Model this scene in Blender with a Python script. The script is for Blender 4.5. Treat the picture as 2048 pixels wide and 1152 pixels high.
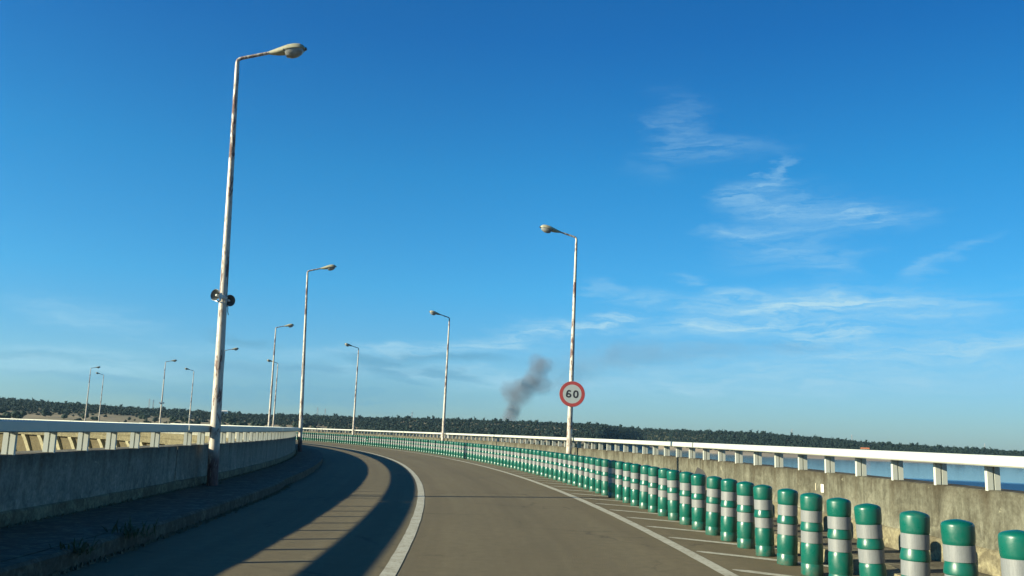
import bpy, bmesh, math, random
import numpy as np
from math import sin, cos, pi, radians, atan, tan, exp, hypot, atan2
from mathutils import Vector, Matrix, noise
for o in list(bpy.data.objects): bpy.data.objects.remove(o)
random.seed(7)
SC = bpy.context.scene
COL = SC.collection

# ------------------------------------------------------------------ camera
CAM_H = 1.207; PITCH = radians(9.4616); ROLL = radians(1.9047); FPX = 1755.0
U = Vector((0, -sin(PITCH), cos(PITCH))); F = Vector((0, cos(PITCH), sin(PITCH))); EX = Vector((1, 0, 0))
RT = EX*cos(ROLL) + U*sin(ROLL); UP = -EX*sin(ROLL) + U*cos(ROLL)
cam = bpy.data.cameras.new('camera'); cam_o = bpy.data.objects.new('camera', cam); COL.objects.link(cam_o)
cam.sensor_width = 36; cam.lens = FPX/2048*36; cam.clip_start = 0.05; cam.clip_end = 20000
M = Matrix.Identity(4)
for i in range(3): M[i][0], M[i][1], M[i][2] = RT[i], UP[i], -F[i]
M[2][3] = CAM_H
cam_o.matrix_world = M
SC.camera = cam_o

# ------------------------------------------------------------------ light
SUN_EL = radians(17.5); SUN_AZ = radians(20.0)          # azimuth in which the light travels, from +X towards +Y
SKY_STRENGTH = 0.05; SUN_STRENGTH = 5.0; EXPOSURE = 1.3
SC.view_settings.view_transform = 'Standard'; SC.view_settings.look = 'None'
SC.view_settings.exposure = EXPOSURE; SC.view_settings.gamma = 1.0
sun = bpy.data.lights.new('sun', 'SUN'); sun.energy = SUN_STRENGTH; sun.angle = radians(0.53); sun.color = (1.0, 0.90, 0.64)
sun_o = bpy.data.objects.new('sun', sun); COL.objects.link(sun_o)
sd = Vector((cos(SUN_EL)*cos(SUN_AZ), cos(SUN_EL)*sin(SUN_AZ), -sin(SUN_EL)))
sun_o.rotation_euler = sd.to_track_quat('-Z', 'Y').to_euler()
sun_o.location = (-30, -12, 20)

W = bpy.data.worlds.new('World'); SC.world = W; W.use_nodes = True
nt = W.node_tree; nt.nodes.clear()
def nd(t, typ, **k):
    n = t.nodes.new(typ)
    for a, b in k.items():
        if a == 'ins':
            for i, v in b.items(): n.inputs[i].default_value = v
        else: setattr(n, a, b)
    return n
def mth(t, op, a, b=None, c=None, clamp=False):
    n = t.nodes.new('ShaderNodeMath'); n.operation = op; n.use_clamp = clamp
    for i, v in enumerate((a, b, c)):
        if v is None: continue
        if hasattr(v, 'links') or hasattr(v, 'is_linked'): t.links.new(v, n.inputs[i])
        else: n.inputs[i].default_value = v
    return n.outputs[0]
sky = nd(nt, 'ShaderNodeTexSky'); sky.sky_type = 'NISHITA'; sky.sun_disc = False
sky.sun_elevation = SUN_EL
sky.sun_rotation = (pi/2 - (SUN_AZ + pi)) % (2*pi)
sky.altitude = 300; sky.air_density = 1.0; sky.dust_density = 0.3; sky.ozone_density = 2.0
geo = nd(nt, 'ShaderNodeTexCoord'); sep = nd(nt, 'ShaderNodeSeparateXYZ'); nt.links.new(geo.outputs['Generated'], sep.inputs[0])
az = mth(nt, 'ARCTAN2', sep.outputs[0], sep.outputs[1])
el = mth(nt, 'ARCSINE', sep.outputs[2])
# the sky's own colour: the strong clear blue of this evening, paler and greener near the horizon
ramp = nd(nt, 'ShaderNodeValToRGB')
SKY_TINT = [(0.0, (0.47, .74, 1.12)), (0.06, (0.46, .86, 1.30)), (0.11, (0.34, .90, 1.34)), (0.16, (0.24, .97, 1.42)), (0.29, (0.13, 0.93, 1.42)), (0.44, (0.06, 0.72, 1.35)), (1.0, (0.03, 0.50, 1.00))]
cr = ramp.color_ramp
while len(cr.elements) < len(SKY_TINT): cr.elements.new(0.5)
for e, (p_, c_) in zip(cr.elements, SKY_TINT): e.position = p_; e.color = (c_[0]/1.6, c_[1]/1.6, c_[2]/1.6, 1)
nt.links.new(mth(nt, 'MULTIPLY', el, 1.0, clamp=True), ramp.inputs[0])
tint = nd(nt, 'ShaderNodeVectorMath', operation='MULTIPLY'); nt.links.new(sky.outputs[0], tint.inputs[0]); nt.links.new(ramp.outputs[0], tint.inputs[1])
tint2 = nd(nt, 'ShaderNodeVectorMath', operation='SCALE'); nt.links.new(tint.outputs[0], tint2.inputs[0]); tint2.inputs['Scale'].default_value = 1.6
azf = nd(nt, 'ShaderNodeMapRange', ins={1: 0.05, 2: 0.62, 3: 1.6, 4: 1.30}); nt.links.new(az, azf.inputs[0]); nt.links.new(azf.outputs[0], tint2.inputs['Scale'])
comb0 = nd(nt, 'ShaderNodeCombineXYZ'); nt.links.new(az, comb0.inputs[0]); nt.links.new(el, comb0.inputs[1])
# the coordinates are warped so that the wisps feather out instead of ending in smooth outlines
wn = nd(nt, 'ShaderNodeTexNoise', ins={'Scale': 9.0, 'Detail': 6.0, 'Roughness': 0.62}); wmp = nd(nt, 'ShaderNodeMapping'); wmp.inputs['Scale'].default_value = (1, 3.2, 1); nt.links.new(comb0.outputs[0], wmp.inputs[0]); nt.links.new(wmp.outputs[0], wn.inputs['Vector'])
wv = nd(nt, 'ShaderNodeVectorMath', operation='SUBTRACT'); nt.links.new(wn.outputs['Color'], wv.inputs[0]); wv.inputs[1].default_value = (.5, .5, .5)
wv2 = nd(nt, 'ShaderNodeVectorMath', operation='MULTIPLY'); nt.links.new(wv.outputs[0], wv2.inputs[0]); wv2.inputs[1].default_value = (.16, .035, 0)
comb = nd(nt, 'ShaderNodeVectorMath', operation='ADD'); nt.links.new(comb0.outputs[0], comb.inputs[0]); nt.links.new(wv2.outputs[0], comb.inputs[1])
# wispy streak noise in (azimuth, elevation)
def streak(sx, sy, det, dist, rot=0.0, seed=0.0):
    m = nd(nt, 'ShaderNodeMapping'); m.inputs['Scale'].default_value = (sx, sy, 1); m.inputs['Rotation'].default_value = (0, 0, rot); m.inputs['Location'].default_value = (seed, seed*.7, seed)
    nt.links.new(comb.outputs[0], m.inputs[0])
    n = nd(nt, 'ShaderNodeTexNoise', ins={'Scale': 1.0, 'Detail': det, 'Roughness': 0.62, 'Distortion': dist}); nt.links.new(m.outputs[0], n.inputs['Vector'])
    return n.outputs[0]
n1 = streak(9, 75, 9, .6, 0.06, 3.1); n2 = streak(30, 190, 8, .5, 0.12, 8.4)
wisp = mth(nt, 'ADD', mth(nt, 'MULTIPLY', n1, 1.5), mth(nt, 'MULTIPLY', n2, 1.0))
wisp = nd(nt, 'ShaderNodeMapRange', ins={1: 1.0, 2: 1.62, 3: 0.0, 4: 1.0}); 
nt.links.new(mth(nt, 'ADD', mth(nt, 'MULTIPLY', n1, 1.5), mth(nt, 'MULTIPLY', n2, 1.0)), wisp.inputs[0]); wisp = wisp.outputs[0]
def patches(lst):
    acc = None
    for (x, y, a, b, rot, s) in lst:
        m = nd(nt, 'ShaderNodeMapping', vector_type='TEXTURE'); m.inputs['Location'].default_value = (x, y, 0); m.inputs['Rotation'].default_value = (0, 0, rot); m.inputs['Scale'].default_value = (a*1.15, b*1.25, 1)
        nt.links.new(comb.outputs[0], m.inputs[0])
        ln = nd(nt, 'ShaderNodeVectorMath', operation='LENGTH'); nt.links.new(m.outputs[0], ln.inputs[0])
        r = nd(nt, 'ShaderNodeMapRange', interpolation_type='SMOOTHERSTEP', ins={1: 0.0, 2: 1.0, 3: s, 4: 0.0}); nt.links.new(ln.outputs['Value'], r.inputs[0])
        acc = r.outputs[0] if acc is None else mth(nt, 'ADD', acc, r.outputs[0])
    return acc
WISPS = [  # azimuth, elevation, half width, half height, tilt, strength
 (0.19, 0.352, 0.045, 0.05, 0.9, 0.30), (0.175, 0.338, 0.03, 0.022, 0, 0.25), (0.222, 0.322, 0.085, 0.018, -0.03, 0.61), (0.3, 0.322, 0.05, 0.012, 0, 0.25), (0.17, 0.305, 0.05, 0.02, 0.05, 0.22),
 (0.29, 0.292, 0.035, 0.01, 0.75, 0.72), (0.262, 0.272, 0.055, 0.018, 0.15, 0.68), (0.305, 0.258, 0.1, 0.03, 0, 0.40), (0.345, 0.248, 0.13, 0.026, -0.03, 0.54), (0.398, 0.24, 0.06, 0.02, -0.12, 0.79),
 (0.258, 0.229, 0.055, 0.013, 0.02, 0.86), (0.32, 0.22, 0.1, 0.02, 0.12, 0.36), (0.335, 0.2, 0.08, 0.016, 0.05, 0.43), (0.345, 0.185, 0.06, 0.018, -0.35, 0.32), (0.3, 0.205, 0.09, 0.03, 0, 0.22),
 (0.476, 0.196, 0.05, 0.01, 0.32, 0.72), (0.445, 0.18, 0.035, 0.01, 0.45, 0.50), (0.56, 0.165, 0.08, 0.02, 0.2, 0.29),
 (0.1, 0.168, 0.04, 0.01, 0, 0.72), (0.2, 0.18, 0.03, 0.008, 0, 0.72), (0.15, 0.158, 0.05, 0.012, 0, 0.90), (0.255, 0.164, 0.05, 0.01, -0.05, 0.86),
 (0.33, 0.142, 0.26, 0.034, 0, 0.86), (0.27, 0.15, 0.1, 0.016, 0.02, 0.84), (0.25, 0.128, 0.13, 0.012, 0.04, 1.25), (0.345, 0.148, 0.1, 0.012, -0.03, 0.97), (0.42, 0.15, 0.12, 0.02, -0.08, 0.84),
 (0.355, 0.117, 0.09, 0.014, 0.03, 1.95), (0.48, 0.103, 0.2, 0.014, 0.05, 1.67), (0.11, 0.131, 0.075, 0.011, 0.22, 1.67), (0.045, 0.12, 0.1, 0.012, 0.12, 1.32), (0.1, 0.118, 0.09, 0.01, 0.05, 1.11),
 (-0.04, 0.101, 0.13, 0.012, 0.12, 1.53), (-0.12, 0.09, 0.2, 0.012, 0.05, 0.97), (0.4, 0.075, 0.4, 0.028, 0, 0.62), (0.2, 0.06, 0.3, 0.02, 0, 0.52), (-0.15, 0.068, 0.2, 0.014, 0, 0.84),
 (-0.45, 0.108, 0.09, 0.025, -0.15, 0.72), (-0.4, 0.055, 0.3, 0.022, 0, 0.77), (-0.33, 0.083, 0.12, 0.01, 0, 0.55), (-0.48, 0.06, 0.1, 0.02, 0, 0.69), (-0.02, 0.06, 0.12, 0.018, 0, 0.62), (.35, .095, .5, .05, 0, .40), (.2, .05, .5, .03, 0, .35)]
GREYS = [(-0.15, 0.078, 0.075, 0.007475, -0.03, 1.35), (-0.06, 0.083, 0.085, 0.0069, -0.02, 1.27), (-0.075, 0.064, 0.055, 0.00805, -0.1, 1.20), (-0.145, 0.066, 0.04, 0.0092, -0.1, 1.20), (-0.128, 0.055, 0.05, 0.0069, -0.1, 0.75),
 (-0.215, 0.066, 0.06, 0.00805, -0.05, 0.90), (-0.3, 0.092, 0.055, 0.00575, -0.06, 1.05), (-0.5, 0.062, 0.09, 0.0069, 0, 0.68), (-0.28, 0.06, 0.14, 0.0138, -0.05, 0.90), (-0.45, 0.045, 0.1, 0.00575, 0, 0.60), (-0.25, 0.035, 0.3, 0.023, 0, 0.83)]
wm = mth(nt, 'MULTIPLY', patches(WISPS), mth(nt, 'ADD', mth(nt, 'MULTIPLY', wisp, 0.95), 0.10))
wm = mth(nt, 'MULTIPLY', wm, 0.55, clamp=True)
gm = mth(nt, 'MULTIPLY', patches(GREYS), mth(nt, 'ADD', mth(nt, 'MULTIPLY', wisp, 0.55), 0.55))
gm = mth(nt, 'MULTIPLY', gm, 0.74, clamp=True)
CLOUD = (3.6, 5.9, 7.2, 1); GREY = (1.0, 3.0, 4.6, 1)
mx = nd(nt, 'ShaderNodeMixRGB'); nt.links.new(wm, mx.inputs[0]); nt.links.new(tint2.outputs[0], mx.inputs[1]); mx.inputs[2].default_value = CLOUD
mx2 = nd(nt, 'ShaderNodeMixRGB'); nt.links.new(gm, mx2.inputs[0]); nt.links.new(mx.outputs[0], mx2.inputs[1]); mx2.inputs[2].default_value = GREY
bg = nd(nt, 'ShaderNodeBackground'); bg.inputs[1].default_value = SKY_STRENGTH
nt.links.new(mx2.outputs[0], bg.inputs[0]); out = nd(nt, 'ShaderNodeOutputWorld'); nt.links.new(bg.outputs[0], out.inputs[0])

# ------------------------------------------------------------------ helpers
CX, CY = -161.8355, 1.6531
R_CL, R_EL, R_BOL, R_PR, R_PL, R_CU = 160.983, 164.054, 164.882, 166.342, 157.105, 158.352
H_WALL, H_RB, H_RT, H_CU = 0.848, 1.068, 1.163, 0.157
TH0, TH1 = -0.10, 1.40
def pol(r, th, z=0.0): return Vector((CX + r*cos(th), CY + r*sin(th), z))
def tag(o, label=None, cat=None, group=None, kind=None):
    if label: o['label'] = label
    if cat: o['category'] = cat
    if group: o['group'] = group
    if kind: o['kind'] = kind
    return o
def link_mesh(name, me, mat, parent=None):
    o = bpy.data.objects.new(name, me); COL.objects.link(o)
    if mat is not None and len(me.materials) == 0: me.materials.append(mat)
    if parent is not None: o.parent = parent
    return o
def mesh(name, vs, fs, mat, parent=None, smooth=False):
    me = bpy.data.meshes.new(name); me.from_pydata([tuple(v) for v in vs], [], fs); me.update()
    if smooth: me.polygons.foreach_set('use_smooth', [True]*len(me.polygons))
    return link_mesh(name, me, mat, parent)
def empty(name, loc, rz=0.0):
    o = bpy.data.objects.new(name, None); COL.objects.link(o); o.location = loc; o.rotation_euler = (0, 0, rz); o.empty_display_size = .2
    return o
def copy_tree(o, parent=None):
    c = o.copy(); COL.objects.link(c); c.parent = parent
    for ch in list(o.children): copy_tree(ch, c)
    return c
class MB:
    def __init__(s): s.v = []; s.f = []
    def box(s, x0, x1, y0, y1, z0, z1):
        b = len(s.v); s.v += [(x, y, z) for z in (z0, z1) for x, y in ((x0, y0), (x1, y0), (x1, y1), (x0, y1))]
        s.f += [tuple(b+i for i in q) for q in ((0, 3, 2, 1), (4, 5, 6, 7), (0, 1, 5, 4), (1, 2, 6, 5), (2, 3, 7, 6), (3, 0, 4, 7))]
    def lathe(s, prof, n=24, axis=None):
        # prof [(r, z)], axis matrix optional
        b = len(s.v)
        for r, z in prof:
            for i in range(n):
                a = 2*pi*i/n; p = Vector((r*cos(a), r*sin(a), z))
                s.v.append(tuple(axis @ p if axis is not None else p))
        for k in range(len(prof)-1):
            for i in range(n):
                j = (i+1) % n; s.f.append((b+k*n+i, b+k*n+j, b+(k+1)*n+j, b+(k+1)*n+i))
    def cap(s, ring, flip=False):
        s.f.append(tuple(reversed(ring)) if flip else tuple(ring))
    def tube(s, pts, rad, n=10, capped=True):
        b = len(s.v); pts = [Vector(p) for p in pts]
        if not hasattr(rad, '__len__'): rad = [rad]*len(pts)
        for k, p in enumerate(pts):
            d = (pts[min(k+1, len(pts)-1)] - pts[max(k-1, 0)]).normalized()
            a = d.orthogonal().normalized() if k == 0 else (a - d*a.dot(d)).normalized()
            c = d.cross(a)
            for i in range(n):
                t = 2*pi*i/n; s.v.append(tuple(p + (a*cos(t) + c*sin(t))*rad[k]))
        for k in range(len(pts)-1):
            for i in range(n):
                j = (i+1) % n; s.f.append((b+k*n+i, b+k*n+j, b+(k+1)*n+j, b+(k+1)*n+i))
        if capped:
            s.f.append(tuple(b+i for i in reversed(range(n)))); e = b+(len(pts)-1)*n; s.f.append(tuple(e+i for i in range(n)))
    def loft(s, rings, capped=True):
        b = len(s.v); n = len(rings[0])
        for r in rings: s.v += [tuple(p) for p in r]
        for k in range(len(rings)-1):
            for i in range(n):
                j = (i+1) % n; s.f.append((b+k*n+i, b+k*n+j, b+(k+1)*n+j, b+(k+1)*n+i))
        if capped:
            s.f.append(tuple(b+i for i in reversed(range(n)))); e = b+(len(rings)-1)*n; s.f.append(tuple(e+i for i in range(n)))
    def build(s, name, mat, parent=None, smooth=False, autosmooth=None):
        o = mesh(name, s.v, s.f, mat, parent, smooth)
        if autosmooth:
            o.data.polygons.foreach_set('use_smooth', [True]*len(o.data.polygons))
            bm = bmesh.new(); bm.from_mesh(o.data); bmesh.ops.recalc_face_normals(bm, faces=bm.faces)
            for e in bm.edges:
                if len(e.link_faces) == 2 and e.calc_face_angle(0) > autosmooth: e.smooth = False
            bm.to_mesh(o.data); bm.free()
        return o
def sweep(mb, prof, t0, t1, step=0.0035, closed=True, rf=None, base=(0, 0, 0), jit=None):
    """closed profile [(r, z)...] swept along the crest's arc; rf(th) shifts the radius"""
    n = max(2, int((t1-t0)/step)+1); b = len(mb.v); k = len(prof)
    for i in range(n):
        th = t0 + (t1-t0)*i/(n-1)
        for q, (r, z) in enumerate(prof):
            dr = rf(th) if rf else 0; dz = 0
            if jit: a_, c_ = jit(th, q, r, z); dr += a_; dz = c_
            p = pol(r+dr, th, z+dz); mb.v.append((p.x-base[0], p.y-base[1], p.z-base[2]))
    m = k if closed else k-1
    for i in range(n-1):
        for j in range(m):
            a = b+i*k+j; c = b+i*k+(j+1) % k
            mb.f.append((a, c, c+k, a+k))
    if closed:
        mb.f.append(tuple(b+j for j in reversed(range(k)))); e = b+(n-1)*k; mb.f.append(tuple(e+j for j in range(k)))

# ------------------------------------------------------------------ materials
def mat(name):
    m = bpy.data.materials.new(name); m.use_nodes = True; t = m.node_tree; b = t.nodes['Principled BSDF']; return m, t, b
def tex(t, scale, detail=4, rough=.55, coord='Object', vec=None, sc=(1, 1, 1), dist=0.0, kind='noise'):
    tc = nd(t, 'ShaderNodeTexCoord'); mp = nd(t, 'ShaderNodeMapping'); mp.inputs['Scale'].default_value = sc
    if coord == 'World':
        g = nd(t, 'ShaderNodeNewGeometry'); t.links.new(g.outputs['Position'], mp.inputs[0])
    else: t.links.new(tc.outputs[coord], mp.inputs[0])
    n = nd(t, 'ShaderNodeTexNoise', ins={'Scale': scale, 'Detail': detail, 'Roughness': rough, 'Distortion': dist}); t.links.new(mp.outputs[0], n.inputs['Vector'])
    return n.outputs[0]
def mr(t, v, a, b, c=0.0, d=1.0):
    n = nd(t, 'ShaderNodeMapRange', ins={1: a, 2: b, 3: c, 4: d}); t.links.new(v, n.inputs[0]); return n.outputs[0]
def mixc(t, f, a, b, mode='MIX'):
    n = nd(t, 'ShaderNodeMixRGB', blend_type=mode)
    for i, v in enumerate((f, a, b)):
        if isinstance(v, (tuple, list)): n.inputs[i].default_value = (*v[:3], 1)
        elif isinstance(v, float): n.inputs[i].default_value = v
        else: t.links.new(v, n.inputs[i])
    return n.outputs[0]
def bump(t, b, h, strength, dist=0.02):
    n = nd(t, 'ShaderNodeBump', ins={'Strength': strength, 'Distance': dist}); t.links.new(h, n.inputs['Height']); t.links.new(n.outputs[0], b.inputs['Normal'])
def polar(t):
    """radius from the dam's centre and angle, as sockets"""
    g = nd(t, 'ShaderNodeNewGeometry'); s = nd(t, 'ShaderNodeSeparateXYZ'); t.links.new(g.outputs['Position'], s.inputs[0])
    x = mth(t, 'SUBTRACT', s.outputs[0], CX); y = mth(t, 'SUBTRACT', s.outputs[1], CY)
    r = mth(t, 'SQRT', mth(t, 'ADD', mth(t, 'MULTIPLY', x, x), mth(t, 'MULTIPLY', y, y))); a = mth(t, 'ARCTAN2', y, x)
    return r, a, s.outputs[2]
def polar_vec(t, rs=1.0, as_=161.0, zs=1.0):
    r, a, z = polar(t); c = nd(t, 'ShaderNodeCombineXYZ')
    t.links.new(mth(t, 'MULTIPLY', r, rs), c.inputs[0]); t.links.new(mth(t, 'MULTIPLY', a, as_), c.inputs[1]); t.links.new(mth(t, 'MULTIPLY', z, zs), c.inputs[2])
    return c.outputs[0], r, a, z
def noi(t, vec, scale, detail=4, rough=.55, dist=0.0):
    n = nd(t, 'ShaderNodeTexNoise', ins={'Scale': scale, 'Detail': detail, 'Roughness': rough, 'Distortion': dist}); t.links.new(vec, n.inputs['Vector']); return n.outputs[0]

def m_asphalt():
    m, t, b = mat('asphalt')
    fine = tex(t, 55, 6, .8, 'World'); grain = tex(t, 240, 3, .8, 'World')
    big = tex(t, .5, 5, .6, 'World'); v, r, a, z = polar_vec(t, 3.0, 161*.10)
    lanes = noi(t, v, 1.0, 5, .6)
    c = mixc(t, mr(t, lanes, .40, .62), (.150, .124, .070), (.186, .156, .089))
    c = mixc(t, mr(t, big, .35, .7, 0, .35), c, (.130, .110, .062))
    # tyre-polished wheel tracks: two per lane, slightly paler, the middle of the lane darker with drips
    def track(rc, w, s):
        d = mth(t, 'ABSOLUTE', mth(t, 'SUBTRACT', r, rc)); return mr(t, d, 0.0, w, s, 0.0)
    tr = mth(t, 'ADD', mth(t, 'ADD', track(161.75, .38, .5), track(163.3, .38, .5)), mth(t, 'ADD', track(160.1, .38, .5), track(158.95, .3, .4)))
    c = mixc(t, tr, c, (.180, .155, .090))
    oil = mth(t, 'MULTIPLY', track(162.5, .35, .55), mr(t, big, .4, .7, .4, 1)); c = mixc(t, oil, c, (.115, .098, .056))
    c = mixc(t, mr(t, fine, .30, .75, 0, .75), c, mixc(t, 1.0, c, (.55, .54, .55), 'MULTIPLY'))
    c = mixc(t, mr(t, grain, .60, .75, 0, .55), c, (.27, .24, .16))
    agg = tex(t, 95, 2, .9, 'World'); c = mixc(t, mr(t, agg, .30, .44, .7, 0), c, (.055, .048, .03)); mid = tex(t, 7, 6, .75, 'World'); c = mixc(t, mr(t, mid, .40, .66, 0, .75), c, (.105, .090, .052))
    vo = nd(t, 'ShaderNodeTexVoronoi', feature='DISTANCE_TO_EDGE', ins={'Scale': .42}); g_ = nd(t, 'ShaderNodeNewGeometry'); wn_ = nd(t, 'ShaderNodeTexNoise', ins={'Scale': 1.3, 'Detail': 6.0, 'Roughness': .7}); t.links.new(g_.outputs['Position'], wn_.inputs['Vector'])
    ad = nd(t, 'ShaderNodeVectorMath', operation='MULTIPLY_ADD'); t.links.new(wn_.outputs['Color'], ad.inputs[0]); ad.inputs[1].default_value = (.9, .9, 0); t.links.new(g_.outputs['Position'], ad.inputs[2]); t.links.new(ad.outputs[0], vo.inputs['Vector'])
    crack = mth(t, 'MULTIPLY', mr(t, vo.outputs['Distance'], .0, .010, 1, 0), mr(t, big, .46, .60, 0, .75)); c = mixc(t, crack, c, (.05, .043, .028))
    t.links.new(c, b.inputs['Base Color']); b.inputs['Roughness'].default_value = .88; b.inputs['Specular IOR Level'].default_value = .25
    bump(t, b, mth(t, 'ADD', fine, grain), .55, .008); return m
def m_concrete(name, base, dark, pale, streaks=1.0, plinth=None):
    m, t, b = mat(name)
    v, r, a, z = polar_vec(t, 1, 161, .16); st = noi(t, v, 3.2, 5, .65, .3)
    v2, *_ = polar_vec(t, 1, 161, 1.0); bl = noi(t, v2, 1.4, 6, .68, .6); fine = noi(t, v2, 22, 5, .7); blot = noi(t, v2, 5.5, 6, .72, .8)
    c = mixc(t, mr(t, st, .36, .66, 0, .9*streaks), base, dark)
    v3, *_ = polar_vec(t, 1, 161, .10); st2 = noi(t, v3, 11, 4, .7, .2); c = mixc(t, mr(t, st2, .48, .66, 0, .75*streaks), c, (dark[0]*.8, dark[1]*.8, dark[2]*.8)); c = mixc(t, mr(t, st2, .42, .30, 0, .6*streaks), c, pale)
    c = mixc(t, mr(t, bl, .45, .66, 0, .85), c, pale)
    # pale lime blooms low on the face, dark weathering along the top edge
    ph = mth(t, 'FRACT', mth(t, 'ADD', mth(t, 'DIVIDE', mth(t, 'SUBTRACT', a, .0935), .00543), .5)); dd = mth(t, 'ABSOLUTE', mth(t, 'SUBTRACT', ph, .5))
    drip = mth(t, 'MULTIPLY', mth(t, 'MULTIPLY', mr(t, dd, .02, .10, 1, 0), mr(t, z, .30, .80, 0, 1)), mr(t, bl, .35, .6, .1, .8)); c = mixc(t, drip, c, (dark[0]*.75, dark[1]*.62, dark[2]*.5))
    low = mr(t, z, .15, .62, 1.0, 0.0); c = mixc(t, mth(t, 'MULTIPLY', low, mr(t, blot, .47, .62, 0, .85)), c, (pale[0]*1.5, pale[1]*1.5, pale[2]*1.4))
    top = mr(t, z, .66, .86, 0, 1); c = mixc(t, mth(t, 'MULTIPLY', top, mr(t, st, .30, .6, .1, .85)), c, (dark[0]*.62, dark[1]*.52, dark[2]*.45))
    c = mixc(t, mr(t, fine, .35, .65, 0, .8), c, mixc(t, 1.0, c, (.55, .53, .50), 'MULTIPLY'))
    spots = mth(t, 'MULTIPLY', mr(t, blot, .66, .72), .8); c = mixc(t, spots, c, (pale[0]*1.7, pale[1]*1.65, pale[2]*1.5))
    t.links.new(c, b.inputs['Base Color']); b.inputs['Roughness'].default_value = .92; b.inputs['Specular IOR Level'].default_value = .2
    bump(t, b, mth(t, 'ADD', mth(t, 'MULTIPLY', blot, 1.5), fine), .6, .012); return m
def m_plain(name, col, rough=.5, metal=0.0, var=.15, scale=6, bmp=.0, spec=.5, coat=0.0):
    m, t, b = mat(name); n = tex(t, scale, 5, .6); c = mixc(t, mr(t, n, .35, .7, 0, 1.0), col, tuple(q*(1-var) for q in col))
    t.links.new(c, b.inputs['Base Color']); b.inputs['Roughness'].default_value = rough; b.inputs['Metallic'].default_value = metal
    b.inputs['Specular IOR Level'].default_value = spec; b.inputs['Coat Weight'].default_value = coat
    if bmp: bump(t, b, n, bmp, .01)
    return m
def m_paintline():
    m, t, b = mat('road_paint'); v, r, a, z = polar_vec(t, 1, 161, 1); n = noi(t, v, 18, 6, .75); n2 = noi(t, v, 2.2, 4, .6); g = noi(t, v, 90, 3, .8)
    c = mixc(t, mr(t, n2, .35, .7), (.42, .42, .33), (.34, .33, .25))
    c = mixc(t, mr(t, mth(t, 'ADD', n, mth(t, 'MULTIPLY', g, .5)), .76, .90, 0, .85), c, (.17, .15, .095)); n3 = noi(t, v, 5, 5, .7); c = mixc(t, mr(t, n3, .50, .66, 0, .55), c, (.19, .17, .11))
    t.links.new(c, b.inputs['Base Color']); b.inputs['Roughness'].default_value = .8; bump(t, b, g, .3, .004); return m
def m_pole():
    m, t, b = mat('peeling_paint'); n = tex(t, 1.0, 6, .72, 'Object', sc=(9, 9, 2.2), dist=.4); n2 = tex(t, 1.0, 6, .7, 'Object', sc=(26, 26, 7)); lo = tex(t, 1.0, 2, .5, 'Object', sc=(.4, .4, .55))
    rust_shade = mr(t, mth(t, 'ADD', mth(t, 'ADD', n, mth(t, 'MULTIPLY', n2, .35)), mth(t, 'MULTIPLY', lo, .55)), 0.945, 1.03)
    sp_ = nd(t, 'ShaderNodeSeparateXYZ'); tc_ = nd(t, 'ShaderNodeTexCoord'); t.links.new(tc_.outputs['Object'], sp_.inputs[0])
    foot = mth(t, 'MULTIPLY', mr(t, sp_.outputs[2], .45, .72, 1, 0), mr(t, n, .36, .46)); rust_shade = mth(t, 'MAXIMUM', rust_shade, foot)   # rust climbing from the foot, spread wider to paint in the parapet's shade
    c = mixc(t, mr(t, n2, .4, .7), (.46, .43, .37), (.36, .33, .27)); c = mixc(t, rust_shade, c, mixc(t, mr(t, n2, .35, .6), (.085, .042, .045), (.16, .10, .085)))
    t.links.new(c, b.inputs['Base Color']); t.links.new(mr(t, rust_shade, 0, 1, .42, .85), b.inputs['Roughness']); bump(t, b, rust_shade, .35, .003); return m
def m_rail():
    m, t, b = mat('rail_paint'); n = tex(t, 2.5, 5, .65, 'World', sc=(1, 1, .3)); n2 = tex(t, 14, 5, .7, 'World', sc=(1, 1, .25))
    c = mixc(t, mr(t, n, .4, .75, 0, .5), (.46, .485, .43), (.37, .38, .335)); c = mixc(t, mr(t, n2, .62, .75, 0, .7), c, (.50, .44, .35))
    t.links.new(c, b.inputs['Base Color']); b.inputs['Roughness'].default_value = .42; return m
def m_bollard():
    m, t, b = mat('bollard_green'); n = tex(t, 6, 5, .6); oi = nd(t, 'ShaderNodeObjectInfo')
    c = mixc(t, mr(t, n, .35, .7, 0, .6), (.001, .085, .062), (.002, .070, .052)); c = mixc(t, mr(t, oi.outputs['Random'], 0, 1, 0, .25), c, (.003, .105, .078))
    tc = nd(t, 'ShaderNodeTexCoord'); sp = nd(t, 'ShaderNodeSeparateXYZ'); t.links.new(tc.outputs['Object'], sp.inputs[0])
    dirt = mth(t, 'MULTIPLY', mr(t, sp.outputs[2], 0, .14, 1, 0), mr(t, tex(t, 18, 5, .7), .4, .65, 0, .6)); c = mixc(t, dirt, c, (.10, .095, .07))
    nd_ = nd(t, 'ShaderNodeTexNoise', ins={'Scale': 7.0, 'Detail': 6.0, 'Roughness': .75}); gp = nd(t, 'ShaderNodeNewGeometry'); t.links.new(gp.outputs['Position'], nd_.inputs['Vector']); c = mixc(t, mr(t, nd_.outputs[0], .52, .72, 0, .45), c, (.035, .085, .065)); c = mixc(t, mr(t, nd_.outputs[0], .34, .26, 0, .5), c, (.003, .05, .04))
    t.links.new(c, b.inputs['Base Color']); t.links.new(mr(t, nd_.outputs[0], .35, .65, .22, .50), b.inputs['Roughness']); b.inputs['Specular IOR Level'].default_value = .45; bump(t, b, n, .08, .01); return m
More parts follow.
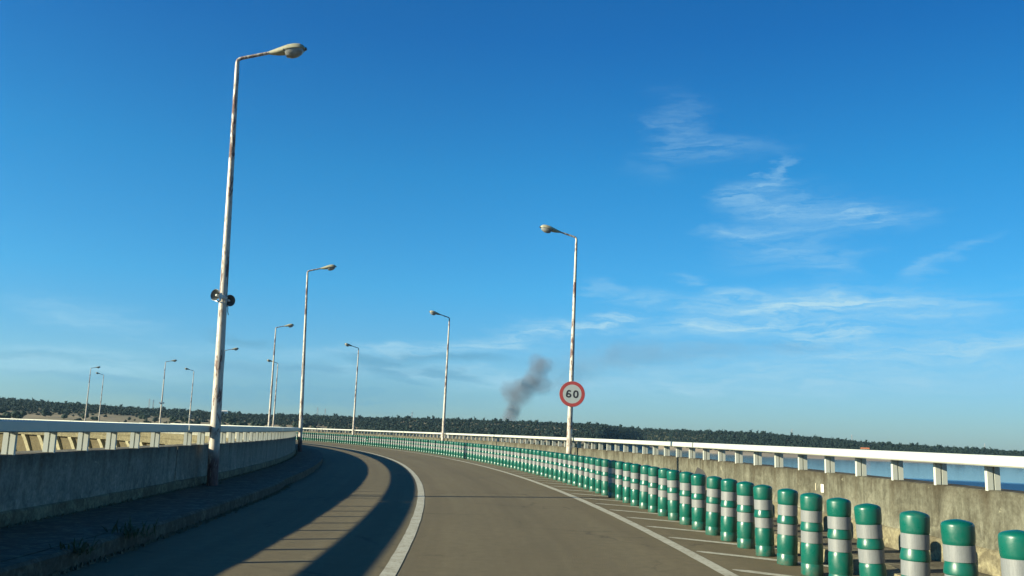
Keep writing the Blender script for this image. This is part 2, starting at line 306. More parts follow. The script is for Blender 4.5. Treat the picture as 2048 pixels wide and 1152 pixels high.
def m_band():
    m, t, b = mat('reflective_band'); n = tex(t, 1.0, 4, .7, 'Object', sc=(160, 160, 12)); g = tex(t, 70, 3, .8)
    c = mixc(t, mr(t, n, .35, .7), (.178, .192, .196), (.130, .143, .147)); c = mixc(t, mr(t, g, .5, .75, 0, .35), c, (.09, .10, .105))
    t.links.new(c, b.inputs['Base Color']); b.inputs['Roughness'].default_value = .5; return m
def m_leaf(name, c0, c1, sc=.05):
    m, t, b = mat(name); n = tex(t, sc, 3, .7, 'World'); n2 = tex(t, .45, 3, .8, 'World')
    c = mixc(t, mr(t, n, .35, .65), c0, c1); c = mixc(t, mr(t, n2, .35, .7, 0, .6), c, mixc(t, 1.0, c, (.62, .66, .68), 'MULTIPLY'))
    t.links.new(c, b.inputs['Base Color']); b.inputs['Roughness'].default_value = .8; b.inputs['Specular IOR Level'].default_value = .15; return m
def m_land():
    m, t, b = mat('dry_land'); n = tex(t, .006, 6, .6, 'World'); n2 = tex(t, .03, 6, .65, 'World'); n3 = tex(t, .25, 4, .7, 'World')
    g = nd(t, 'ShaderNodeNewGeometry'); s = nd(t, 'ShaderNodeSeparateXYZ'); t.links.new(g.outputs['Position'], s.inputs[0])
    c = mixc(t, mr(t, n, .4, .62), (.27, .225, .14), (.20, .175, .11)); c = mixc(t, mr(t, n2, .48, .66, 0, .85), c, (.32, .25, .17))
    c = mixc(t, mr(t, n3, .5, .7, 0, .5), c, (.17, .15, .09))
    az_ = mth(t, 'DIVIDE', s.outputs[0], s.outputs[1]); scrub = mth(t, 'MULTIPLY', mr(t, az_, .06, .16, 0, .9), mr(t, s.outputs[2], -9.5, -8.0, 0, 1)); c = mixc(t, scrub, c, mixc(t, mr(t, n3, .4, .6), (.035, .045, .03), (.06, .065, .04)))
    shore = mr(t, s.outputs[2], -11.0, -9.0, 1, 0); c = mixc(t, mth(t, 'MULTIPLY', shore, .85), c, mixc(t, mr(t, n2, .4, .6), (.20, .175, .14), (.26, .225, .18)))
    t.links.new(c, b.inputs['Base Color']); b.inputs['Roughness'].default_value = .95; b.inputs['Specular IOR Level'].default_value = .1; return m
def m_water():
    m, t, b = mat('water'); g = nd(t, 'ShaderNodeNewGeometry'); ln = nd(t, 'ShaderNodeVectorMath', operation='LENGTH'); t.links.new(g.outputs['Position'], ln.inputs[0])
    n = tex(t, .8, 4, .6, 'World', sc=(1, .6, 1)); n2 = tex(t, .06, 4, .6, 'World', sc=(1, .35, 1)); nb = tex(t, .012, 3, .6, 'World', sc=(.3, 1, 1))
    near = mr(t, mth(t, 'ADD', ln.outputs['Value'], mr(t, nb, 0, 1, -25, 25)), 440, 470, 1.0, 0.0)
    b.inputs['Base Color'].default_value = (.012, .045, .085, 1); b.inputs['Specular IOR Level'].default_value = .5
    t.links.new(mr(t, near, 0, 1, .10, .42), b.inputs['Roughness'])
    bp = nd(t, 'ShaderNodeBump', ins={'Distance': .5}); t.links.new(mth(t, 'ADD', n, n2), bp.inputs['Height']); t.links.new(mr(t, near, 0, 1, .03, .75), bp.inputs['Strength']); t.links.new(bp.outputs[0], b.inputs['Normal'])
    t.links.new(mixc(t, near, (.03, .09, .13), (.005, .035, .085)), b.inputs['Base Color'])
    return m
ASPH = m_asphalt(); PAINT = m_paintline(); POLE = m_pole(); RAIL = m_rail(); GREEN = m_bollard(); BAND = m_band()
WALL_R = m_concrete('parapet_concrete', (.132, .134, .100), (.074, .072, .052), (.205, .208, .160))
WALL_L = m_concrete('parapet_concrete_inner', (.25, .255, .215), (.15, .155, .13), (.30, .30, .25), .8)
PAVE = m_concrete('pavement_concrete', (.098, .09, .064), (.068, .062, .044), (.125, .115, .085), .3)
PLINTH = m_concrete('plinth_concrete', (.15, .135, .085), (.10, .09, .06), (.21, .195, .13), .6)
DAMC = m_concrete('dam_concrete', (.24, .215, .12), (.17, .15, .085), (.28, .25, .15), .6)
DAMW = m_concrete('dam_wall_concrete', (.105, .090, .052), (.08, .068, .04), (.13, .112, .066), .6)
DAMF = m_concrete('slab_concrete', (.125, .113, .068), (.075, .066, .038), (.17, .155, .095), 1.0)
RIBM = m_concrete('rib_concrete', (.31, .29, .19), (.25, .23, .145), (.34, .32, .21), .3)
HEAD = m_plain('lamp_housing_cream', (.36, .35, .24), .5, 0, .25, 14, .1); GLASS = m_plain('lamp_glass', (.42, .44, .42), .22, 0, .3, 12)
GLASS.node_tree.nodes['Principled BSDF'].inputs['Transmission Weight'].default_value = .35
DARK = m_plain('dark_plastic', (.03, .035, .04), .5); CREAM = m_plain('horn_grey', (.62, .63, .60), .45, 0, .2, 12); HORNIN = m_plain('horn_inside', (.085, .10, .10), .55)
SIGNW = m_plain('sign_white', (.26, .30, .31), .55, 0, .1, 5); SIGNR = m_plain('sign_red', (.25, .035, .035), .5, 0, .15, 5); SIGNK = m_plain('sign_black', (.012, .014, .02), .5); STEEL = m_plain('galvanised_steel', (.42, .44, .45), .45, .6, .2, 9)
WHITEP = m_plain('white_patch', (.80, .78, .70), .8, 0, .1, 9); STAIN = m_plain('dark_stain', (.035, .035, .035), .9); CREAMW = m_plain('limewash', (.62, .56, .40), .9, 0, .35, 14, .3)
WOODM = m_leaf('wood_foliage', (.013, .026, .025), (.015, .030, .026)); OAKM = m_leaf('oak_foliage', (.009, .020, .015), (.016, .030, .020), .02); BARK = m_plain('bark', (.10, .08, .06), .9, 0, .3, 3)
WEED = m_plain('weed_leaf', (.06, .09, .035), .8, 0, .4, 30); LAND = m_land(); WATER = m_water()
ROOF = m_plain('clay_roof', (.50, .17, .07), .85, 0, .25, .4); HOUSEW = m_plain('house_wall', (.75, .70, .62), .9, 0, .1, .3); WIN = m_plain('window_dark', (.03, .035, .04), .3)

# ------------------------------------------------------------------ the land
def lerp_tab(tab, x):
    if x <= tab[0][0]: return tab[0][1]
    for (a, b), (c, d) in zip(tab, tab[1:]):
        if x <= c:
            s = (x-a)/(c-a); s = s*s*(3-2*s); return b + (d-b)*s
    return tab[-1][1]
SHORE = [(-1.0, 500), (-.30, 640), (-.10, 720), (.05, 640), (.100, 620), (.122, 1280), (.15, 1400), (.19, 1260), (.24, 1030), (.30, 960), (.40, 940), (.60, 930), (.9, 900)]
CREST = [(-.60, .0192), (-.5205, .0189), (-.4446, .0174), (-.3712, .0152), (-.3237, .0136), (-.2757, .0126), (-.2325, .0137), (-.1758, .0141), (-.0907, .0156), (-.0043, .0152), (.0725, .0153), (.2136, .0120), (.2657, .0115), (.329, .0087), (.3963, .0039), (.4676, .0021), (.5266, .0006), (.62, -.0005), (1.0, -.001)]
ZW = -13.0
def inside_dam(x, y):
    r = hypot(x-CX, y-CY); a = atan2(y-CY, x-CX); return r < 163 and -1.3 < a < 1.38
def terrain(x, y):
    D = hypot(x, y); a = atan2(x, y)
    if inside_dam(x, y): return -62.0
    Ds = lerp_tab(SHORE, a); Dc = max(1560, Ds+300); zc = CAM_H + Dc*lerp_tab(CREST, a) - 6.3
    n = noise.noise(Vector((x*.004, y*.004, 0)))*3.0 + noise.noise(Vector((x*.013, y*.013, 4)))*1.1
    if abs(a) > 1.3 or y < 0: Ds = 420; zc = 6; Dc = 1560
    if D < Ds: return max(-26, ZW - .3 - (Ds-D)*.05) + (n*.2 if D > Ds-60 else 0)
    s = (D-Ds)/(Dc-Ds)
    if s <= 1:
        z = (ZW-.3) + (zc-ZW)*(0.35*s + 0.65*(s*s*(3-2*s))) ; w = min(1, s*3)*min(1, (1-s)*3+.35); z += 1.8*min(1, s*14)
        return z + n*w
    return zc + n*.35 - min(12, (D-Dc)*.012)
rings = [8, 40, 90, 150, 215, 300, 400, 480] + [540+25*i for i in range(52)] + [1900, 2000, 2150, 2350, 2600, 3000, 3600, 4500]
azs = [-pi + i*pi/36 for i in range(36-14)]
azs = sorted(set([round(-pi + i*2*pi/72, 5) for i in range(73)] + [round(-.72 + i*.006, 5) for i in range(241)]))
azs = [a for a in azs if a < pi-1e-3]
vs = [(0, 0, -30)]; fs = []; na = len(azs)
for D in rings:
    for a in azs:
        x, y = D*sin(a), D*cos(a); vs.append((x, y, terrain(x, y)))
for j in range(na): fs.append((0, 1+(j+1) % na, 1+j))
for i in range(len(rings)-1):
    for j in range(na):
        k = (j+1) % na; fs.append((1+i*na+j, 1+i*na+k, 1+(i+1)*na+k, 1+(i+1)*na+j))
land = mesh('hills', vs, fs, LAND, smooth=True); tag(land, 'dry tan hills and bare shore beyond the reservoir', kind='structure')
mb = MB()
vs = []; fs = []; RW = [165.4, 200, 300, 500, 900, 1500, 2600]
for r in RW:
    for i in range(61):
        th = -1.30 + 2.66*i/60; p = pol(r, th, ZW); vs.append(p)
for i in range(len(RW)-1):
    for j in range(60): fs.append((i*61+j, (i+1)*61+j, (i+1)*61+j+1, i*61+j+1))
wat = mesh('water', vs, fs, WATER); tag(wat, 'blue reservoir water with a darker rippled band nearer the dam', kind='structure')

# ------------------------------------------------------------------ road, markings, pavements
mb = MB(); sweep(mb, [(157.9, 0.0), (165.6, 0.0)], TH0, TH1, .004, closed=False)
road = mb.build('road', ASPH); tag(road, 'brown asphalt road curving left along the dam crest', kind='structure')
def curve_shift(lst): return lambda th: lerp_tab(lst, th)
def line(name, r, w, t0, t1, rf=None, ragged=.006):
    mb = MB(); n = int((t1-t0)/.0016); 
    for i in range(n+1):
        th = t0+(t1-t0)*i/n; d = rf(th) if rf else 0
        for s in (-1, 1):
            e = noise.noise(Vector((th*900, s*9, r)))*ragged + noise.noise(Vector((th*200, s*5, r+3)))*ragged
            mb.v.append(tuple(pol(r+d+s*w/2+e, th, .004)))
    for i in range(n): mb.f.append((2*i, 2*i+1, 2*i+3, 2*i+2))
    return mb.build(name, PAINT, road)
line('centre_line', R_CL, .128, -.06, TH1, curve_shift([(.035, .0), (.14, 0.0), (.25, .10), (.30, .15), (.5, .15)]))
line('edge_line', R_EL, .135, -.06, TH1)
hm = []
for k in range(44):
    th = .0429 + (k-6)*.00802; p0 = pol(164.18, th); a = radians(-38) + th*.5
    mb = MB(); L = 1.75 if k < 26 else 1.5; d = Vector((cos(a), sin(a), 0)); q = Vector((-d.y, d.x, 0)); n = 14
    for i in range(n+1):
        s = L*i/n; w = .068*(1 if i else .3) + noise.noise(Vector((k*3.1, s*6, 0)))*.010
        for sg in (-1, 1):
            v = p0 + d*s + q*sg*w; mb.v.append((v.x, v.y, .0045))
    for i in range(n): mb.f.append((2*i, 2*i+1, 2*i+3, 2*i+2))
    mb.build('hatch_mark', PAINT, road)
KR = curve_shift([(.03, .07), (.09, -.03), (.13, -.30), (.20, -.38), (1.4, -.38)])
def kerb_jit(th, q, r, z):
    if z < .05: return 0, 0
    return noise.noise(Vector((th*420, q*2.0, 1)))*.009, noise.noise(Vector((th*300, q*3.0, 5)))*.006
mb = MB(); sweep(mb, [(156.9, -.4), (R_CU-.14, -.4), (R_CU-.14, H_CU), (156.9, H_CU)], TH0, TH1, .004, rf=None)
pav = mb.build('pavement', PAVE); tag(pav, 'narrow shaded concrete pavement along the left parapet', kind='structure')
mb = MB(); sweep(mb, [(R_CU-.17, H_CU+.004), (R_CU-.17, -.05), (R_CU, -.05), (R_CU-.01, H_CU-.02), (R_CU-.04, H_CU+.004)], TH0, TH1, .0012, rf=KR, jit=kerb_jit)
# the strip that fills between the kerb and the pavement where the kerb stands further in
mb.build('kerb', PAVE, pav)
mb = MB(); sweep(mb, [(165.52, -.4), (166.36, -.4), (166.36, .11), (165.52, .11)], TH0, TH1, .004)
pavr = mb.build('pavement', PAVE); tag(pavr, 'narrow sunlit strip of cracked concrete behind the green bollards', kind='structure')
def kerb_jit2(th, q, r, z):
    if z < .02: return 0, 0
    k = noise.noise(Vector((th*160, 3, 1))); br = -.07 if k > .42 else 0
    return noise.noise(Vector((th*420, q*2.0, 7)))*.03, noise.noise(Vector((th*350, q*3.0, 5)))*.02 + br
mb = MB(); sweep(mb, [(165.36, -.05), (165.56, -.05), (165.55, .125), (165.38, .12)], TH0, TH1, .0010, jit=kerb_jit2)
mb.build('kerb', PLINTH, pavr)

# ------------------------------------------------------------------ parapets
JOINT0, JSTEP = .0945, .0706
def parapet(side):
    left = side == 'l'; rin = R_PL if left else R_PR; sg = -1 if left else 1
    M_ = WALL_L if left else WALL_R
    root = tag(empty('parapet_wall', pol(rin, .0)), 'long shaded grey concrete parapet wall on the left of the road' if left else 'sunlit weathered concrete parapet wall behind the green bollards', 'wall')
    base = tuple(root.location)
    j0 = .0801 if left else JOINT0
    cuts = [TH0] + [j0 + JSTEP*k for k in range(-2, 19) if TH0 < j0+JSTEP*k < TH1] + [TH1]
    def jit(th, q, r, z):
        if z > .8: return noise.noise(Vector((th*260, q, 2)))*.004, noise.noise(Vector((th*200, q*4, 8)))*.007
        return noise.noise(Vector((th*60, z*2, 2)))*.004, 0
    mb = MB()
    for a, b in zip(cuts, cuts[1:]):
        prof = [(rin, .0), (rin, .5), (rin, H_WALL-.015), (rin+sg*.02, H_WALL), (rin+sg*.36, H_WALL), (rin+sg*.38, H_WALL-.3), (rin+sg*.38, .0)]
        sweep(mb, prof, a+.00014, b-.00014, .0016, base=base, jit=jit)
    mb.build('wall_body', M_, root)
    mb = MB()
    def pj(th, q, r, z): return noise.noise(Vector((th*330, q*2.5, 2)))*.012, (noise.noise(Vector((th*280, q*2.5, 12)))*.018 if z > .2 else 0)
    zt = .30 if left else .33
    sweep(mb, [(rin-sg*.035, .08), (rin-sg*.032, zt-.012), (rin-sg*.012, zt), (rin+sg*.01, zt), (rin+sg*.01, .08)], TH0, TH1, .0010, base=base, jit=pj)
    mb.build('plinth', PLINTH, root)
    if not left:
        # painted white rectangle and drips, dark joint stains
        def patch(name, th, z0, z1, w, m_, seed=0):
            mb = MB(); n = 8; b = []
            for i in range(n):
                t_ = th + (i/(n-1)-.5)*w/rin
                for zz in (z0, z1):
                    e = noise.noise(Vector((i*.9, zz*20, seed)))*.012*(1 if name != 'painted_rectangle' else .15); p = pol(rin-.003-.002, t_, zz+e) - Vector(base); mb.v.append(tuple(p))
            for i in range(n-1): mb.f.append((2*i, 2*i+2, 2*i+3, 2*i+1))
            return mb.build(name, m_, root)
        patch('painted_rectangle', .0614, .585, .690, .085, WHITEP)
        patch('paint_drip', .0627, .60, .69, .016, CREAMW, 2)
        for k in range(len(cuts)-2):
            j = cuts[k+1]
            mb = MB(); n = 14
            for i in range(n):
                u = i/(n-1)-.5; t_ = j + u*1.3/rin; top = .45 + .24*max(0, 1-abs(u)*2.0) + noise.noise(Vector((i*1.7, k, 3)))*.16
                mb.v.append(tuple(pol(rin-.0045, t_, .335) - Vector(base))); mb.v.append(tuple(pol(rin-.0045, t_, max(.345, top)) - Vector(base)))
            for i in range(n-1): mb.f.append((2*i, 2*i+2, 2*i+3, 2*i+1))
            mb.build('joint_stain', STAIN, root)
    return root
parapet('l'); parapet('r')

# ------------------------------------------------------------------ railings on the parapets
def railing(side):
    left = side == 'l'; rin = R_PL if left else R_PR; sg = -1 if left else 1
    ra, rb = rin - sg*.150, rin + sg*.125; rpc = rin + sg*.070
    dth = .00554 if left else .00543; j0 = .0801 if left else JOINT0
    phase = .0464 if left else .0935
    N = 21; names = ['first', 'second', 'third', 'fourth', 'fifth', 'sixth']
    for s in range(-2, 19):
        a, b = j0 + JSTEP*s, j0 + JSTEP*(s+1)
        if a < TH0 or b > TH1: continue
        zo = -.10*min(1, max(0, ((a+b)/2-.60)/.12))                       # the crest sinks a little towards its far end
        HT = H_RT + (.022 if left else 0)
        root = empty('railing', pol(rin, (a+b)/2, H_WALL)); base = tuple(root.location); root.location.z += zo
        k = s + 2
        if left:
            lab = ['grey-blue shaded railing section at the left edge of the photo', 'shaded left railing section right of the leftmost joint, before the tall lamp post', 'shaded left railing section carried past the tall lamp post with the loudspeakers', 'last left railing section seen before the wall turns out of sight'][k-1] if 1 <= k <= 4 else 'white railing section along the far inner edge of the dam crest'
        else:
            lab = {1: 'nearest white railing section at the right edge of the photo', 2: 'white right railing section above the parapet with the white painted rectangle', 3: 'white right railing section between the open joint and the lamp post with the 60 sign', 4: 'white right railing section directly left of the lamp post with the 60 sign', 5: 'white right railing section ending at the second right lamp post', 6: 'white right railing section left of the second right lamp post', 7: 'white right railing section between second and third right lamp posts, nearer the third'}.get(k, 'distant white railing section above the far row of green bollards')
        tag(root, lab, 'railing', 'railing sections on the dam parapets')
        mb = MB(); c = .012
        def bx(a_, b_, z0, z1, zc):
            lo, hi = (a_, b_) if a_ < b_ else (b_, a_)
            return [(lo, z0+c), (lo+c, z0), (hi-c, z0), (hi, z0+c), (hi, z1-c), (hi-c, z1), (lo+c, z1), (lo, z1-c)]
        g = .00022 if s % 1 == 0 else 0
        mid = (a+b)/2 + .0036
        sweep(mb, bx(ra, rb, H_RB, HT, 0), a+g, mid-.00001, .003, base=base); sweep(mb, bx(ra, rb, H_RB, HT, 0), mid+.00001, b-g, .003, base=base)
        mb.build('top_rail', RAIL, root)
        first = None
        n0 = math.ceil((a+.0006-phase)/dth); n1 = math.floor((b-.0006-phase)/dth)
        for q in range(n0, n1+1):
            th = phase + q*dth
            if first is None:
                mb = MB(); w = .021
                mb.box(-.060, -.008, -w, w, -.01, H_RB-H_WALL+.004); mb.box(.008, .060, -w, w, -.01, H_RB-H_WALL+.004); mb.box(-.010, .010, -.008, .008, -.01, H_RB-H_WALL)
                o = mb.build('post', RAIL, root); first = o
            else:
                o = first.copy(); COL.objects.link(o); o.parent = root
            p = pol(rpc, th, H_WALL) - Vector(base); o.location = p; o.rotation_euler = (0, 0, th)
railing('l'); railing('r')

# ------------------------------------------------------------------ dam body
dam = tag(empty('dam', pol(162, .7, -1)), 'curved concrete dam with a row of slanting support ribs under its far crest', 'dam'); base = tuple(dam.location)
mb = MB(); sweep(mb, [(156.50, -1.05), (156.50, -.52), (156.62, -.50), (156.62, -.44), (156.55, -.42), (156.55, .10), (156.80, .12), (157.2, -.02), (166.6, -.02), (166.9, -.4), (166.9, -1.05)], TH0, TH1, .006, base=base); mb.build('crest_slab', DAMF, dam)
mb = MB(); sweep(mb, [(156.98, -1.06), (157.28, -1.7), (158.85, -6.0), (160.4, -20), (160.0, -62), (180, -62), (171, -20), (166.8, -1.06)], TH0, TH1, .006, base=base); mb.build('dam_wall', DAMW, dam)
rb0 = None
for k in range(31):
    th = .40 + k*.0300
    if rb0 is None:
        mb = MB(); w = .50; cs = []
        out_ = [(156.58, -1.052), (156.62, -1.25), (156.85, -1.6), (157.45, -3.0), (159.0, -7.0)]
        back = [(157.4, -1.052), (157.5, -1.4), (157.9, -2.0), (158.4, -3.2), (159.9, -7.0)]
        for y in (-w, w):
            for r, z in out_: mb.v.append((r-157, y, z+1))
            for r, z in back: mb.v.append((r-157, y, z+1))
        n = 5
        for i in range(n-1):
            mb.f += [(i, i+1, 10+i+1, 10+i), (5+i, 15+i, 15+i+1, 5+i+1), (i, 5+i, 5+i+1, i+1), (10+i, 10+i+1, 15+i+1, 15+i)]
        mb.f += [(0, 10, 15, 5), (4, 9, 19, 14)]
        o = mb.build('support_rib', RIBM, dam, autosmooth=.6); rb0 = o
    else: o = rb0.copy(); COL.objects.link(o); o.parent = dam
    o.location = pol(157, th, -1) - Vector(base); o.rotation_euler = (0, 0, th)

# ------------------------------------------------------------------ lamp posts
POSTS = {  # side, index: theta, sideways lean, height of the elbow, radius
 ('l', 0): (.0890, -.0273, 8.00, 157.36), ('l', 1): (.2392, -.028, 8.14, 157.31), ('l', 2): (.3985, -.0066, 8.19, 157.37), ('l', 3): (.5380, -.003, 8.06, 157.37), ('l', 4): (.6765, -.0028, 8.03, 157.37), ('l', 5): (.8340, -.0032, 8.07, 157.37),
 ('r', 0): (.1634, .0139, 7.75, 166.04), ('r', 1): (.3116, .0099, 8.00, 166.04), ('r', 2): (.4597, .0043, 8.05, 166.04), ('r', 3): (.6053, -.0005, 8.00, 166.04), ('r', 4): (.7603, -.0007, 8.03, 166.04), ('r', 5): (.9220, -.0029, 8.03, 166.04)}
def make_lamp():
    root = empty('street_lamp', (0, 0, 0))
    mb = MB(); H_ = 8.05; n = 16
    zs = [0, .02, .4, 1.2, 2.5, 4, 5.5, 6.8, 7.95]; rr = [.098, .096, .093, .089, .079, .068, .056, .047, .040]
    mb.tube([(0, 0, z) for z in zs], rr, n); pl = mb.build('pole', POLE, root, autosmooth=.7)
    mb = MB(); up = radians(15)
    pts = [(0, 0, 7.93), (0, 0, 8.0), (.012, 0, 8.045), (.045, 0, 8.075), (.10, 0, 8.093), (.60, 0, 8.093+.50*tan(up))]
    mb.tube(pts, [.038, .036, .034, .032, .031, .029], 12); mb.build('arm', POLE, root, autosmooth=.7)
    # cobra head: cream housing over a deep glass bowl
    def ring(s, w, zt, zb, n=16):
        L = []
        for i in range(n):
            a = 2*pi*i/n; y = w*cos(a); z = (zt if sin(a) >= 0 else zb)*abs(sin(a))**.8*(1)
            L.append((s, y, z))
        return L
    hd = empty('x', (0, 0, 0)); bpy.data.objects.remove(hd)
    hz = [(0, .034, .034, -.034), (.05, .050, .045, -.045), (.15, .082, .070, -.062), (.26, .115, .095, -.060), (.36, .140, .120, -.030), (.48, .150, .130, -.012), (.58, .135, .118, -.010), (.64, .100, .085, -.010), (.672, .050, .040, -.012)]
    mb = MB(); mb.loft([ring(*q) for q in hz]); house = mb.build('lamp_head', HEAD, root, autosmooth=.9)
    gz = [(.285, .100, .01, -.055), (.305, .118, .01, -.120), (.40, .130, .01, -.150), (.50, .130, .01, -.140), (.58, .110, .01, -.100), (.635, .070, .01, -.050)]
    mb = MB(); mb.loft([ring(*q) for q in gz]); gl = mb.build('glass_bowl', GLASS, root, autosmooth=.9)
    mb = MB(); mb.box(.655, .700, -.028, .028, -.012, .030); mb.box(.27, .29, -.12, .12, -.03, .005); lt = mb.build('latch', DARK, root)
    for o in (house, gl, lt):
        o.location = (.58, 0, 8.093+.48*tan(up)); o.rotation_euler = (0, -radians(9), 0)
    return root
lamp0 = make_lamp()
LL = {('l', 0): 'tall near lamp post on the left carrying two horn loudspeakers, its paint peeling', ('l', 1): 'lamp post on the left pavement where the shaded wall ends', ('l', 2): 'left-side lamp post with its head right of the pole, crossing a smaller lamp behind',
 ('l', 3): 'distant lamp post whose head shows just right of the tall near pole', ('l', 4): 'distant lamp post with a small loudspeaker, left of the round sign seen from behind', ('l', 5): 'leftmost lamp post in the photo, far along the dam',
 ('r', 0): 'lamp post carrying the round 60 sign beside the green bollards', ('r', 1): 'right-side lamp post next to the left of the 60 sign post', ('r', 2): 'slim white right-side lamp post in the middle of the far bend', ('r', 3): 'far lamp post with its head left, close behind a larger lamp post',
 ('r', 4): 'far lamp post with a small round sign seen from behind', ('r', 5): 'second lamp post from the left edge, its head turned left'}
used = False; LAMP = {}
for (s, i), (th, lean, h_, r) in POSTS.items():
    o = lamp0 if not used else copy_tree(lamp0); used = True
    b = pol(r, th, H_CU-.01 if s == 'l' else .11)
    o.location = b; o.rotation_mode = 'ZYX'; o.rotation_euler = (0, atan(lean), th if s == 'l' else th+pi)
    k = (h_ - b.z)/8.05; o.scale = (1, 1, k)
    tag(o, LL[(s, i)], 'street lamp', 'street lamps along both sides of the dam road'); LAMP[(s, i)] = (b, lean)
def on_pole(key, z): b, l = LAMP[key]; return Vector((b.x + l*(z-b.z), b.y, z))

# ------------------------------------------------------------------ loudspeakers
def make_speaker():
    root = empty('loudspeaker', (0, 0, 0)); AX = Matrix.Rotation(pi/2, 4, 'X')     # the horn opens towards local -Y
    mb = MB(); pr = [(.030, -.12), (.045, -.10), (.050, -.02), (.070, .03), (.095, .07), (.116, .095), (.121, .100), (.118, .104)]
    mb.lathe(pr, 28, AX); mb.build('horn', CREAM, root, autosmooth=.8)
    mb = MB(); mb.lathe([(.112, .100), (.088, .066), (.064, .028), (.045, -.01), (.0, -.012)], 28, AX); mb.build('horn_inside', HORNIN, root, smooth=True)
    mb = MB(); mb.lathe([(.0, .075), (.018, .074), (.026, .06), (.030, .03), (.034, .0)], 18, AX); mb.build('centre_cone', CREAM, root, smooth=True)
    mb = MB(); mb.lathe([(0, -.21), (.046, -.205), (.052, -.19), (.052, -.115), (.030, -.10)], 20, AX); mb.build('driver', CREAM, root, autosmooth=.6)
    mb = MB(); mb.box(-.062, -.055, -.02, .02, -.10, .06); mb.box(.055, .062, -.02, .02, -.10, .06); mb.box(-.062, .062, -.02, .02, -.108, -.10); mb.box(-.02, .02, -.02, .12, -.125, -.108)
    mb.build('bracket', STEEL, root)
    return root
# NB lathe +z maps to -Y after the X rotation
sp = make_speaker(); tag(sp, 'grey horn loudspeaker facing the road, left of the tall near pole', 'loudspeaker', 'horn loudspeakers on the lamp posts')
q = on_pole(('l', 0), 3.47); sp.location = q + Vector((-.035, -.15, .0)); sp.rotation_euler = (radians(-4), 0, radians(-26)); sp.scale = (.88,)*3
sp2 = copy_tree(sp); sp2.location = on_pole(('l', 0), 3.42) + Vector((.055, .07, .0)); sp2.rotation_euler = (radians(3), 0, radians(48)); sp2['label'] = 'dark horn loudspeaker facing away, right of the tall near pole'
mb = MB(); mb.tube([(0, 0, 0), (.008, 0, -.06), (.012, 0, -.13), (.03, 0, -.19), (.035, 0, -.20)], .009, 8); c = mb.build('cable', DARK, sp2); c.rotation_euler = (0, 0, -radians(48)); c.location = (.02, 0, -.09)
sp3 = copy_tree(sp); sp3.location = on_pole(('l', 4), 3.4) + Vector((-.10, -.12, 0)); sp3.rotation_euler = (0, 0, radians(-50)); sp3['label'] = 'tiny far loudspeaker on the pale side of a distant lamp post'
sp4 = copy_tree(sp); sp4.location = on_pole(('l', 4), 3.42) + Vector((.13, .10, 0)); sp4.rotation_euler = (0, 0, radians(120)); sp4['label'] = 'tiny dark far loudspeaker on the right side of a distant lamp post'

# ------------------------------------------------------------------ signs
def stroke(mb, pts, w, y, closed=False, tilt=0):
    n = len(pts); b = len(mb.v); P = [Vector((p[0], p[1])) for p in pts]
    for i, p in enumerate(P):
        a = P[(i-1) % n] if (closed or i > 0) else P[i]; c = P[(i+1) % n] if (closed or i < n-1) else P[i]
        d = (c-a).normalized(); q = Vector((-d.y, d.x))*w/2
        for s in (1, -1): v = p + q*s; mb.v.append((v.x, y, v.y))
    m = n if closed else n-1
    for i in range(m): j = (i+1) % n; mb.f.append((b+2*i, b+2*i+1, b+2*j+1, b+2*j))
def disc(mb, r0, r1, y, n=64):
    b = len(mb.v)
    for r in (r0, r1):
        for i in range(n): a = 2*pi*i/n; mb.v.append((r*cos(a), y, r*sin(a)))
    for i in range(n): j = (i+1) % n; mb.f.append((b+i, b+j, b+n+j, b+n+i))
def make_sign():
    root = empty('speed_limit_sign', (0, 0, 0)); R = .415; n = 64
    mb = MB(); AX = Matrix.Rotation(pi/2, 4, 'X'); mb.lathe([(0, -.02), (R-.01, -.02), (R, -.015), (R, .010), (R-.008, .012), (0, .012)], n, AX); mb.build('plate', STEEL, root, autosmooth=.5)
    mb = MB(); disc(mb, .0, R*.735, -.0145); mb.build('white_face', SIGNW, root)
    mb = MB(); disc(mb, R*.73, R*.985, -.0160); mb.build('red_ring', SIGNR, root)
    # digits 6 and 0
    w = .050; hgt = .250; wd = .175; mb = MB()
    z_ = hgt/2 - w/2; x_ = wd/2 - w/2; cx = .118
    mb0 = MB(); el_ = []
    for i in range(48):
        a = 2*pi*i/48; ca, sa = cos(a), sin(a); el_.append((cx + x_*math.copysign(abs(ca)**.82, ca), z_*math.copysign(abs(sa)**.82, sa)))
    stroke(mb0, el_, w, -.0185, True); mb0.build('digit', SIGNK, root)
    mb6 = MB(); cx = -.112; rz = hgt*.305 - w/2; zc = -hgt/2 + w/2 + rz; low = []
    for i in range(40): a = 2*pi*i/40; low.append((cx + x_*cos(a), zc + rz*sin(a)))
    stroke(mb6, low, w, -.0185, True)
    tail = [(cx - x_, zc)] + [(cx - x_*cos(t*.5*pi)*1.0 + 0, zc + (z_-zc)*sin(t*.5*pi)) for t in (.15, .3, .45, .6, .75, .9, 1.0)] + [(cx + x_*.35, z_*.99), (cx + x_*.68, z_*.90), (cx + x_*.92, z_*.72)]
    stroke(mb6, tail, w, -.0189); mb6.build('digit', SIGNK, root)
    mb = MB(); mb.box(-.12, .12, .012, .030, .17, .21); mb.box(-.12, .12, .012, .030, -.21, -.17); mb.tube([(0, .10, .17), (0, .10, .21)], .096, 14); mb.tube([(0, .10, -.21), (0, .10, -.17)], .096, 14); mb.build('clamp', STEEL, root)
    return root
sg = make_sign(); q = on_pole(('r', 0), 2.556); sg.location = q + Vector((.03, -.115, 0)); sg.rotation_euler = (0, radians(1.9), radians(-3))
tag(sg, 'round speed limit sign reading 60 with a red ring on a lamp post', 'road sign')
